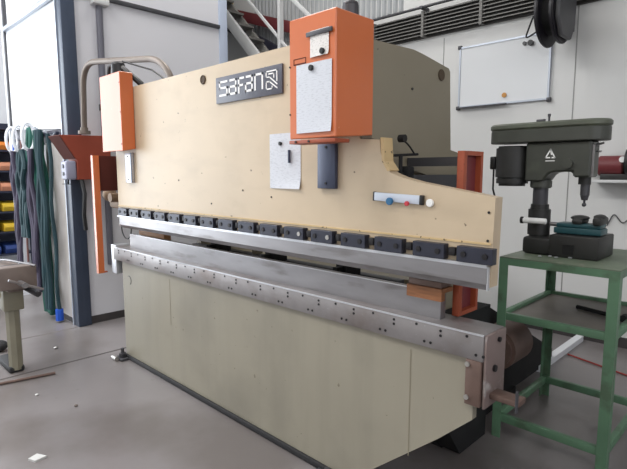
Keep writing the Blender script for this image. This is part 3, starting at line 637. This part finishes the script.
# red and black motor unit on a wall ledge
lg = MB().box(-1.36, -.7, 4.78, YB, 1.465, 1.49, .003).build('wall_shelf', 'stairlt'); tag(lg, 'narrow light ledge on the rear wall carrying the maroon grinder', 'shelf')
gr = thing('bench_grinder', 'maroon bench grinder with a black wheel housing on the wall ledge', 'grinder', (-1.15, 4.88, 1.491))
MB().cyl((-1.22, 4.88, 1.61), .085, .20, 'X', 28, bev=.01).build('motor', 'maroon', gr)
MB().box(-1.29, -1.05, 4.82, 4.94, 1.491, 1.54, .006).build('foot', 'drillblk', gr)
MB().cyl((-1.06, 4.88, 1.64), .125, .09, 'X', 32, bev=.012).build('wheel_guard', 'drillblk', gr)
MB().cyl((-1.12, 4.80, 1.66), .025, .03, 'Y').build('switch', 'white', gr)
MB().cyl((-1.36, 4.88, 1.61), .07, .06, 'X').build('wheel_guard', 'maroon', gr)
wc = MB().tube(fillet([(-1.25, YB-.012, 1.08), (-1.2, YB-.012, 1.2), (-1.13, YB-.012, 1.1), (-1.02, YB-.012, 1.22), (-.9, YB-.012, 1.2)], .04), .005).build('wall_cable', 'darkgrey')
tag(wc, 'thin dark cable looped on the rear wall right of the drill vise', 'cable')
tag(MB().tube([(-1.34, 4.45, .008), (-.6, 4.2, .008), (.4, 4.15, .008)], .007).build('red_hose', 'redcap'), 'thin red hose lying on the floor behind the green bench', 'hose')

# ------------------------------------------------------------------ stairs and mezzanine behind the booth
st = thing('steel_staircase', 'grey steel staircase descending behind the booth corner', 'stairs', (-6.2, 4.5, 0))
def beam(a, b, w, h, m, nm, parent):
    A, B = Vector(a), Vector(b); D = B-A; L = D.length; rot = D.to_track_quat('X', 'Z').to_matrix().to_4x4()
    return MB().box(0, L, -w/2, w/2, -h/2, h/2, .004, mtx=Matrix.Translation(A) @ rot).build(nm, m, parent)
beam((-7.0, 4.38, 4.65), (-2.30, 4.38, .03), .05, .15, 'stairlt', 'stringer', st)
beam((-7.0, 4.70, 4.60), (-2.30, 4.70, -.0+.03), .04, .10, 'stair', 'stringer', st)
for k in range(20):
    t = k/20; MB().box(-6.95+4.6*t, -6.75+4.6*t, 4.41, 4.68, 4.50-4.52*t, 4.53-4.52*t).build('tread', 'louvre', st)
beam((-6.2, 4.37, 4.46), (-4.70, 4.37, 3.015), .03, .035, 'stairlt', 'handrail', st)
MB().box(-4.935, -4.885, 4.34, 4.40, 2.6, 4.6).build('rail_post', 'stairlt', st)
beam((-5.4, 4.36, 4.28), (-4.2, 4.36, 3.24), .03, .045, 'stairlt', 'handrail', st)
tag(beam((-7.2, 4.86, 4.20), (-4.5, 4.86, 3.28), .08, .15, 'maroon', 'sloping_duct', None), 'maroon sloping duct against the rear wall behind the staircase', 'duct')
tag(beam((-7.2, 4.86, 4.12), (-4.5, 4.86, 2.70), .08, .17, 'navy', 'sloping_duct', None), 'dark navy sloping duct right below the maroon one', 'duct')
tag(MB().box(-6.53, -6.49, 4.78, 4.815, 3.98, 4.14).build('yellow_block', 'yellow'), 'small yellow block on top of the maroon duct', 'block')
cw = MB()
for k in range(34): cw.prism([(-6.2+k*.08, YB), (-6.18+k*.08, YB-.02), (-6.15+k*.08, YB-.02), (-6.13+k*.08, YB)], 'Z', 3.4, ZC)
struct(cw.build('trim_16', 'corr'))

# ------------------------------------------------------------------ unseen ceiling lamps, door daylight and added fill lights
def area(name, loc, rot, sx, sy, power, col=(1, 1, 1)):
    L = bpy.data.lights.new(name, 'AREA'); L.shape = 'RECTANGLE'; L.size = sx; L.size_y = sy; L.energy = power; L.color = col
    o = bpy.data.objects.new(name, L); C.objects.link(o); o.location = loc; o.rotation_euler = rot; return o
for (x, y, p) in ((-6.5, .2, 60), (-2.8, -1.2, 110), (.8, -1.5, 60), (-4.2, 3.3, 55)):  # unseen ceiling lights; the staircase one is added to brighten that corner
    t = thing('unseen_ceiling_light', {-6.5: 'unseen long ceiling light over the booth side', -2.8: 'unseen long ceiling light over the middle of the hall', .8: 'unseen long ceiling light behind the drill side', -4.2: 'unseen ceiling light added to brighten the staircase corner'}[x], 'lamp', (x, y, ZC-.12))
    MB().box(x-.7, x+.7, y-.12, y+.12, ZC-.08, ZC-.001, .01).build('housing', 'stairlt', t)
    MB().box(x-.66, x+.66, y-.1, y+.1, ZC-.10, ZC-.08).build('diffuser', 'lamp', t)
    area('unseen_ceiling_lamp', (x, y, ZC-.13), (0, 0, 0), 1.5, 1.2, p, (1, .97, .93))
area('door_daylight', (XL+.05, (DY0+DY1)/2, DZ/2), (0, R(-90), 0), DZ, DY1-DY0, 240, (.9, .95, 1.0))
sk = area('ceiling_fill', (-5.5, -.8, ZC-.15), (0, 0, 0), 3.0, 3.0, 220, (.95, .97, 1.0))  # added fill for even ambient light; the ceiling has no opening here

area('right_fill', (XR-.05, -1.0, 3.4), (0, R(90), 0), 2.0, 6.0, 90, (.95, .97, 1.0))  # added fill for faces turned right; the wall has no window
w = bpy.data.worlds.new('W'); SC.world = w; w.use_nodes = True
w.node_tree.nodes['Background'].inputs[0].default_value = (.85, .93, 1, 1); w.node_tree.nodes['Background'].inputs[1].default_value = 2.0

# ------------------------------------------------------------------ camera
cam = bpy.data.cameras.new('camera'); co = bpy.data.objects.new('camera', cam); C.objects.link(co)
cam.sensor_width = 36; cam.lens = 498/627*36; cam.clip_start = .05
co.location = (0, 0, 1.55); co.rotation_euler = (R(90-7.07), 0, R(44.7))
SC.camera = co
SC.view_settings.view_transform = 'Standard'; SC.view_settings.look = 'None'; SC.view_settings.gamma = 1
SC.view_settings.exposure = -.08
